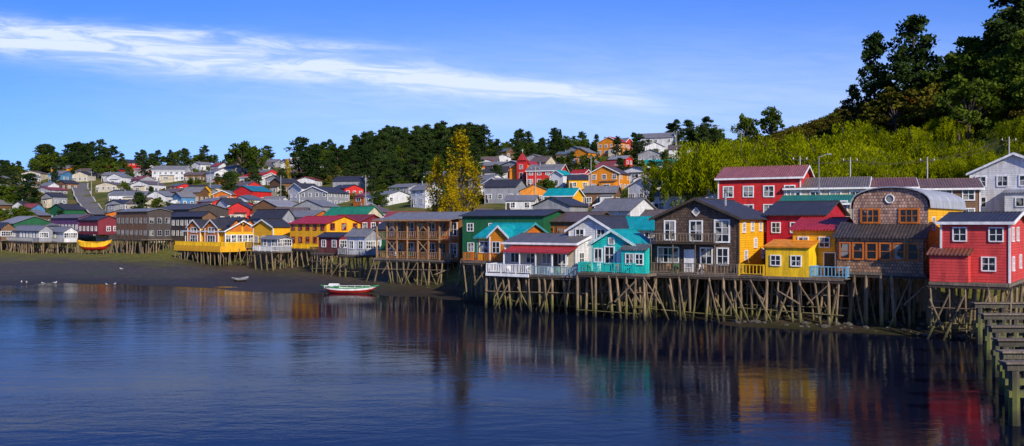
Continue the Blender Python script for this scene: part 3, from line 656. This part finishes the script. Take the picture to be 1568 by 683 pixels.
# distant forests
fr_=root('distant_forest')
def scatter(meshes,pa,pb_,Ya,Yb,n,s0,s1,par,name,absY=None):
    for i in range(n):
        px_=random.uniform(pa,pb_); R=float(ip(px_,R_)); Y=R*random.uniform(Ya,Yb)
        if absY: 
            y0=float(ip(px_,F_))+absY; Y=y0+(R*Yb-y0)*random.random()
        x,y=P(px_,Y)
        if roadzone(px_,Y): continue
        if any((x-a_)**2+(y-b_)**2<(w_*.62+2)**2 for a_,b_,w_ in placed): continue
        s=random.uniform(s0,s1); tree(name,random.choice(meshes),x,y,s*random.uniform(.95,1.35),s*random.uniform(.85,1.15),par)
FM=MP*2+BROADS
scatter(FM,555,740,.80,1.02,160,.8,1.25,fr_,'forest_pine')
scatter(FM,480,560,.85,1.02,36,.6,1.,fr_,'forest_tree')
scatter(MP+BROADS,60,175,.88,1.03,44,.9,1.3,fr_,'forest_tree')
scatter(BROADS*2+MP,-60,480,.93,1.03,85,.45,.9,fr_,'forest_tree')
scatter(MP+BROADS*2,740,1100,.92,1.03,80,.45,.85,fr_,'forest_tree')
tr_=root('hillside_trees')
scatter(BROADS+OLIVES+MP,-60,1120,.5,.95,270,.35,.85,tr_,'hillside_tree')
scatter(BROADS+OLIVES+MP,-60,50,.5,.95,50,.7,1.2,tr_,'hillside_tree')
scatter(MP+BROADS,560,740,.62,.85,80,.5,.9,tr_,'hillside_tree')
sh=root('hillside_shrubs')
scatter(BUSH,-80,1150,.5,1.0,500,.8,2.2,sh,'shrub')
scatter(BRUSH,1130,1500,0,1.03,560,.6,1.45,sh,'shrub',absY=100)
scatter(BRUSH,1120,1300,0,1.03,200,.6,1.2,sh,'shrub',absY=110)
scatter(BRUSH+BROADS[:1],1470,1680,0,1.03,170,.6,1.5,sh,'shrub',absY=82)
scatter(BROADS+OLIVES+AUT,1390,1660,.80,1.0,60,.4,.8,sh,'shrub')
scatter(BUSH,1100,1640,.42,.60,90,.7,1.2,sh,'shrub')
for px_,pb,pt in((1522,330,296),(960,330,300),(1240,320,300)): tpx('tree',BROADS[1],px_,pb,pt,9,1.)
# ------------------------------------------------------------------ terrain mesh
us=np.linspace(-2.3,2.3,760); Ys=np.concatenate([np.linspace(38,260,240),np.geomspace(262,4500,90)])
U,YY=np.meshgrid(us,Ys); XX=U*YY; ZZ=terr(XX,YY)
V=np.stack([XX,YY,ZZ],-1).reshape(-1,3); nu=len(us); nv=len(Ys)
I=np.arange(nu*nv).reshape(nv,nu); Fq=np.stack([I[:-1,:-1],I[:-1,1:],I[1:,1:],I[1:,:-1]],-1).reshape(-1,4)
me=bpy.data.meshes.new('terrain'); me.from_pydata(V.tolist(),[],Fq.tolist()); me.polygons.foreach_set('use_smooth',[True]*len(Fq)); me.update()
g=bpy.data.objects.new('terrain',me); scene.collection.objects.link(g)
m,t,p=newmat('ground'); geo=t.new('ShaderNodeNewGeometry').outputs['Position']; z=t.sep(geo)[2]
n=t.noise(geo,.12,5,.6); n2=t.noise(geo,1.4,5,.7); n3=t.noise(t.mapv(geo,(.5,1.6,1)),.3,5,.65)
mud=t.mix(t.rng(n2,.35,.7),(.035,.026,.018),(.12,.088,.055)); mud=t.mix(t.rng(n3,.46,.60,0,.8),mud,(.05,.058,.012)); mud=t.mix(t.rng(z,.0,.6,.7,0),mud,(.020,.015,.010))
veg=t.mix(t.rng(n,.38,.62),(.05,.075,.012),(.18,.13,.035)); veg=t.mix(t.rng(n2,.3,.7,0,.5),veg,(.07,.10,.015))
low=t.mix(t.rng(n2,.35,.65),(.06,.08,.012),(.18,.15,.035)); veg=t.mix(t.rng(z,2.6,3.4,1,0),veg,low)
zz_=t.m('ADD',z,t.m('MULTIPLY',n3,2.0)); f=t.rng(zz_,1.95,2.7)
t.set(p.inputs['Base Color'],t.mix(f,mud,veg)); t.set(p.inputs['Roughness'],t.rng(f,0,1,.6,.95)); p.inputs['Specular IOR Level'].default_value=.12
t.set(p.inputs['Normal'],t.bump(n2,.9,.12)); me.materials.append(m)
# water
me=bpy.data.meshes.new('water'); me.from_pydata([(-2500,-400,0),(2500,-400,0),(2500,420,0),(-2500,420,0)],[],[(0,1,2,3)])
wt=bpy.data.objects.new('water',me); scene.collection.objects.link(wt)
m,t,p=newmat('water'); geo=t.new('ShaderNodeNewGeometry').outputs['Position']
a1=t.noise(t.mapv(geo,(.5,1.1,1)),1.0,3,.5,.4); a2=t.noise(t.mapv(geo,(1.2,2.4,1)),2.2,3,.6); a3=t.noise(t.mapv(geo,(.03,.09,1)),1,3)
calm=t.rng(a3,.38,.62,.4,1.1)
hh=t.m('MULTIPLY',t.m('ADD',t.m('MULTIPLY',a1,1.),t.m('MULTIPLY',a2,.3)),calm)
bn=t.bump(hh,.5,.045)
p.inputs['Base Color'].default_value=(.003,.005,.014,1); p.inputs['Roughness'].default_value=.9; p.inputs['Specular IOR Level'].default_value=0
gl=t.new('ShaderNodeBsdfGlossy'); gl.inputs['Roughness'].default_value=.045; gl.inputs['Color'].default_value=(.86,.84,.86,1); t.set(gl.inputs['Normal'],bn)
fz_=t.new('ShaderNodeFresnel'); fz_.inputs['IOR'].default_value=1.33; t.set(fz_.inputs['Normal'],bn)
mx=t.new('ShaderNodeMixShader'); t.set(mx.inputs[0],t.m('MULTIPLY',fz_.outputs[0],.66)); t.L.new(p.outputs[0],mx.inputs[1]); t.L.new(gl.outputs[0],mx.inputs[2])
t.L.new(mx.outputs[0],t.N['Material Output'].inputs[0]); me.materials.append(m)
# ------------------------------------------------------------------ rocks
R=Ob(); rk=paint((.10,.085,.065),'n',.9,.5)
for i in range(420):
    px_=random.uniform(1120,1520) if i<300 else random.uniform(600,1100); D=float(ip(px_,F_))+random.uniform(-1.2,7); x,y=P(px_,D); z=tz(x,y); r=random.uniform(.08,.42)*random.uniform(.4,1)
    if z<-.2: continue
    b=len(R._g('r')[0]); R.ell('r',rk,(x,y,z),(r*random.uniform(.7,1.4),r*random.uniform(.7,1.3),r*.55),7,5)
    vv=R.p['r'][0]
    for k in range(b,len(vv)):
        q=vv[k]; vv[k]=(q[0]+random.uniform(-.2,.2)*r,q[1]+random.uniform(-.2,.2)*r,q[2]+random.uniform(-.15,.15)*r)
v_,f_,_,_=R.p['r']; me=bpy.data.meshes.new('shore_rocks'); me.from_pydata(v_,[],f_); me.materials.append(rk); o=bpy.data.objects.new('shore_rocks',me); scene.collection.objects.link(o)
# ------------------------------------------------------------------ boats
def boat(name,loc,yaw,L_,B,Hh,c1,c2,c3,cab=True,band=.62):
    b=House(); n=16; secs=[]
    for i in range(n+1):
        t=i/n; x=-L_/2+L_*t; e=abs(2*t-1); wd=B/2*max(0.,1-e**2.8)**.75; wd=max(wd,.03); shr=Hh*(1+.5*e**2.2)
        kz=-.2*Hh+.9*Hh*e**6
        rx=lambda f: x*(1-.16*f)   # raked stem and stern
        secs.append([(x,-wd,shr),(rx(.4),-wd*.95,kz+(shr-kz)*band),(rx(.8),-wd*.72,kz+(shr-kz)*.22),(rx(1.),0,kz),(rx(.8),wd*.72,kz+(shr-kz)*.22),(rx(.4),wd*.95,kz+(shr-kz)*band),(x,wd,shr)])
    for s0,s1 in zip(secs[:-1],secs[1:]):
        for k in range(6):
            mat=(c1,c2,c2,c2,c2,c1)[k]; b.polys('hull',mat,[s0[k],s1[k],s1[k+1],s0[k+1]],[(0,1,2,3)])
        for sgn in(0,6): b.cyl('gunwale',c3,s0[sgn],s1[sgn],.06,.06,5)
        q=[(a_[0]*.95,a_[1]*.93,Hh*.62) for a_ in(s0[0],s1[0])]; b.polys('deck',DECK,[q[0],q[1],(q[1][0],-q[1][1],q[1][2]),(q[0][0],-q[0][1],q[0][2])],[(0,1,2,3)])
    if cab:
        z=Hh*.65; x0=-L_*.34; v=b.vol(x0,x0+L_*.15,-B*.24,B*.24,z,z+.5,'gs',.08,c3,c1,.05); b.win('F',v,.2,z+.2,.4,.2,c1,1,0,.04)
        for k in range(7): b.cyl('rail_posts',c1,(-L_*.4+k*L_*.13,-B*.40,Hh),(-L_*.4+k*L_*.13,-B*.40,Hh+.32),.025)
        b.cyl('top_rail',c1,(-L_*.4,-B*.40,Hh+.32),(L_*.38,-B*.40,Hh+.34),.03)
    for x in (-.1,.04,.18,.3): b.box('thwarts',c1,L_*x,L_*x+.25,-B*.36,B*.36,Hh*.82,Hh*.87)
    b.cyl('post',DARKW,(-L_*.45,0,Hh),(-L_*.45,0,Hh*1.9),.04)
    b.build(name,loc,yaw)
x,y=P(535,114.5); boat('fishing_boat',(x,y,.02),math.radians(-4),7.6,2.1,.62,WHITE,RP,GP)
x,y=P(144,204); boat('yellow_and_red_boat',(x,y,tz(x,y)+1.15),math.radians(-3),8.4,2.6,1.45,YP,RP,YP,True,.45)
x,y=P(368,135); boat('rowing_boat',(x,y,tz(x,y)+.05),math.radians(60),3.2,1.2,.4,GRY,DARKW,GRY,False)
x,y=P(144,204); cr=Ob()
for dx in(-2.5,-.8,.9,2.5):
    for dy in(-.8,.8): cr.cyl('posts',STILT,(dx,dy,-.6),(dx,dy*.9,1.05),.1)
    cr.cyl('beams',STILT,(dx,-1.1,.8),(dx,1.1,.8),.1)
cr.build('boat_cradle',(x,y,tz(x,y)),0)
# ------------------------------------------------------------------ old jetty at lower right
J=Ob(); MOSS=wood((.085,.075,.05),True,'mossy_timber',(.15,.17,.010)); BLK=wood((.03,.027,.02),False,'wet_timber')
Yl=[66,58.5,52,46.5,42.5,39.5]
for i,Y in enumerate(Yl):
    px_=1491+ (66-Y)*1.8; x0,_=P(px_,Y); x1=x0+7.5; zt=3.0-.05*i
    J.box('cap_beams',MOSS,x0,x1,Y-.2,Y+.2,zt-.3,zt); J.box('cap_planks',DECK,x0-.12,x1,Y-.34,Y+.34,zt+.004,zt+.09)
    J.box('lower_beams',MOSS,x0+.1,x1,Y-.16,Y+.16,1.25,1.55)
    for k in range(4):
        x=x0+.4+k*1.75; J.cyl('piles',MOSS,(x,Y,zt-.32),(x+random.uniform(-.12,.12),Y,-2),.22,.27,8)
    for k in range(3):
        x=x0+1.3+k*1.75; J.cyl('sheathing_posts',BLK,(x,Y+.3,zt-.4),(x,Y+.3,-2),.16,.16,6)
J.build('old_wooden_jetty')
# ------------------------------------------------------------------ lamp, poles, wires
MET=paint((.25,.26,.27),'n',.4,.2); CON=paint((.42,.40,.37),'n',.8,.2)
x,y=P(1254,100); z=tz(x,y); sl=Ob(); Ht=zz(240,100)-z
sl.cyl('pole',MET,(0,0,-.2),(0,0,Ht),.09,.05,8); sl.cyl('arm',MET,(0,0,Ht),(.9,0,Ht+.3),.035); sl.ell('lamp_head',MET,(1.15,0,Ht+.32),(.34,.12,.08)); sl.build('street_lamp',(x,y,z),0)
poles=[]
for px_,pb,pt in((1135,250,200),(1036,250,190),(1070,235,185),(1098,232,190),(560,330,268),(322,300,250),(1302,300,240),(1225,300,232),(1420,300,240),(700,330,258),(905,300,238),(140,300,262),(1545,300,225),(242,320,275),(430,320,262),(820,320,255)):
    if px_>1200: Y=118; x,y=P(px_,Y); z=tz(x,y)
    else: x,y,z=ground_at(px_,pb)
    Ht=zz(pt,y)-z; u=Ob(); Ht=max(7,min(Ht,11))
    u.cyl('pole',CON,(0,0,-.5),(0,0,Ht),.12,.08,8); u.cyl('crossarm',DARKW,(-1,0,Ht-.5),(1,0,Ht-.5),.06)
    for k in(-.9,0,.9): u.cyl('insulator',WHITE,(k,0,Ht-.45),(k,0,Ht-.2),.05)
    u.build('utility_pole',(x,y,z),0); poles.append((px_,x,y,z+Ht-.3))
wi=Ob(); poles.sort()
for (p0,xa,ya,za),(p1,xb,yb,zb) in zip(poles[:-1],poles[1:]):
    for o_ in(-.9,.9):
        pr=None
        for k in range(11):
            t_=k/10; q=(xa+(xb-xa)*t_+o_,ya+(yb-ya)*t_,za+(zb-za)*t_-2.5*t_*(1-t_))
            if pr: wi.cyl('wire',DARKW,pr,q,.026,.026,4)
            pr=q
wi.build('power_lines')
# road on the left hillside
rp=[(160,330),(138,316),(128,302),(122,288),(124,276),(136,266),(150,258)]
pts=[ground_at(*q) for q in rp]; asph=paint((.14,.13,.12),'n',.9,.3); kb=CON
A=Ob(); dense=[]
for (x0,y0,_),(x1,y1,_) in zip(pts[:-1],pts[1:]):
    for k in range(12): dense.append((x0+(x1-x0)*k/12,y0+(y1-y0)*k/12))
for q0,q1 in zip(dense[:-1],dense[1:]):
    for part,mt,o0,o1,dz in(('carriageway',asph,-3.2,3.2,.35),('kerb',kb,-3.8,-3.21,.47),('kerb',kb,3.21,3.8,.47)):
        vs=[(q0[0]+o0,q0[1],tz(q0[0],q0[1])+dz),(q0[0]+o1,q0[1],tz(q0[0],q0[1])+dz),(q1[0]+o1,q1[1],tz(q1[0],q1[1])+dz),(q1[0]+o0,q1[1],tz(q1[0],q1[1])+dz)]
        A.polys(part,mt,vs,[(0,1,2,3)])
A.build('hill_road')
# ------------------------------------------------------------------ gulls
BK=paint((.02,.02,.02),'n'); gm=Ob(); gw=paint((.6,.6,.6),'n',.7,.05); gg=paint((.3,.32,.35),'n')
gm.ell('body',gw,(0,0,.24),(.24,.10,.10)); gm.ell('head',gw,(.22,0,.37),(.075,.055,.06)); gm.cyl('neck',gw,(.14,0,.27),(.21,0,.36),.07,.05); gm.cyl('bill',YP,(.28,0,.365),(.35,0,.35),.018,.006)
for s_ in(-1,1): gm.ell('wing',gg,(-.06,s_*.085,.27),(.24,.03,.075)); gm.cyl('leg',YP,(.0,s_*.04,.16),(.0,s_*.04,0),.01)
gm.polys('tail',BK,[(-.2,-.04,.25),(-.2,.04,.25),(-.38,.05,.23),(-.38,-.05,.23)],[(0,1,2,3)])
gp=[(a_,ip(a_,W_)+b_) for a_,b_ in [(33,3),(41,3),(66,2),(84,4),(186,27),(176,2),(163,1)]]
base=None
for px_,Y in gp:
    x,y=P(px_,float(Y)); zt=max(tz(x,y),-.1)
    if base is None: base=gm.build('seagull',(x,y,zt),random.uniform(0,6))
    else:
        e=root('seagull',(x,y,zt),random.uniform(0,6))
        for c_ in base.children:
            o=bpy.data.objects.new(c_.name.split('.')[0],c_.data); scene.collection.objects.link(o); o.parent=e
# ------------------------------------------------------------------ sky, sun, camera
ELEV,AZ=math.radians(30),math.radians(151)
w=bpy.data.worlds.new('World'); scene.world=w; w.use_nodes=True; t=NT(w.node_tree); bg=t.N['Background']
sk=t.new('ShaderNodeTexSky',sky_type='NISHITA'); sk.sun_disc=False; sk.sun_elevation=ELEV; sk.sun_rotation=AZ; sk.air_density=1.; sk.dust_density=.4; sk.ozone_density=3.
hs=t.new('ShaderNodeHueSaturation'); hs.inputs['Saturation'].default_value=1.2; t.set(hs.inputs['Color'],sk.outputs[0])
dv=t.new('ShaderNodeTexCoord').outputs['Generated']; o=t.sep(dv); yy=t.m('MAXIMUM',o[1],.03)
u=t.m('MULTIPLY_ADD',t.m('DIVIDE',o[0],yy),1358.,784.); v=t.m('MULTIPLY_ADD',t.m('DIVIDE',o[2],yy),-1358.,341.)
tint=t.mix(t.rng(u,-200,1000,0,1,False),(.42,.66,1.46),(.66,.86,1.62))
skc=t.mix(1.,hs.outputs[0],tint,'MULTIPLY')
nz=t.noise(t.comb(t.m('MULTIPLY',u,.004),t.m('MULTIPLY',v,.014),0.),1.,5,.6,.6)
nf=t.noise(t.comb(t.m('MULTIPLY',t.m('ADD',u,t.m('MULTIPLY',v,3.)),.006),t.m('MULTIPLY',t.m('SUBTRACT',v,t.m('MULTIPLY',u,.097)),.05),0.),1.,7,.65,1.)
vw=t.m('ADD',v,t.m('MULTIPLY',t.m('SUBTRACT',nz,.5),40.))
def streak(a,b,wid0,wid1,u0,u1,u2,u3,amp,lo=.12):
    c=t.m('MULTIPLY_ADD',u,b,a); wd=t.rng(u,u0,u3,wid0,wid1,False); q=t.m('DIVIDE',t.m('SUBTRACT',vw,c),wd)
    g_=t.m('POWER',2.718,t.m('MULTIPLY',t.m('MULTIPLY',q,q),-1.))
    fd=t.m('MULTIPLY',t.rng(u,u0,u1),t.rng(u,u2,u3,1,0))
    return t.m('MULTIPLY',t.m('MULTIPLY',g_,fd),t.m('MULTIPLY',t.rng(nf,.3,.72,lo,1.1),amp))
s1=streak(58,.097,34,12,-500,50,750,1080,1.25,.3); s2=streak(36,.065,16,8,-200,150,450,700,.8); s3=streak(165,.0,90,110,-200,800,1300,2200,.42,.75)
cl=t.m('ADD',t.m('ADD',s1,s2),s3,clamp=True)
col=t.mix(cl,skc,(6.8,7.8,9.4))
t.set(bg.inputs[0],col); bg.inputs[1].default_value=.11
sd=bpy.data.lights.new('sun','SUN'); sd.energy=5.; sd.angle=math.radians(.5); sd.color=(1,.90,.74); so=bpy.data.objects.new('sun',sd); scene.collection.objects.link(so)
dr=Vector((math.sin(AZ)*math.cos(ELEV),math.cos(AZ)*math.cos(ELEV),math.sin(ELEV))); so.rotation_euler=dr.to_track_quat('Z','Y').to_euler(); so.location=dr*200
cd=bpy.data.cameras.new('camera'); cd.sensor_width=36; cd.lens=36*FL/1568; cd.clip_end=8000; cam=bpy.data.objects.new('camera',cd); scene.collection.objects.link(cam)
cam.location=(0,0,CZ); cam.rotation_euler=(math.radians(90),0,0); scene.camera=cam
scene.view_settings.view_transform='Standard'; scene.view_settings.look='None'; scene.view_settings.exposure=0
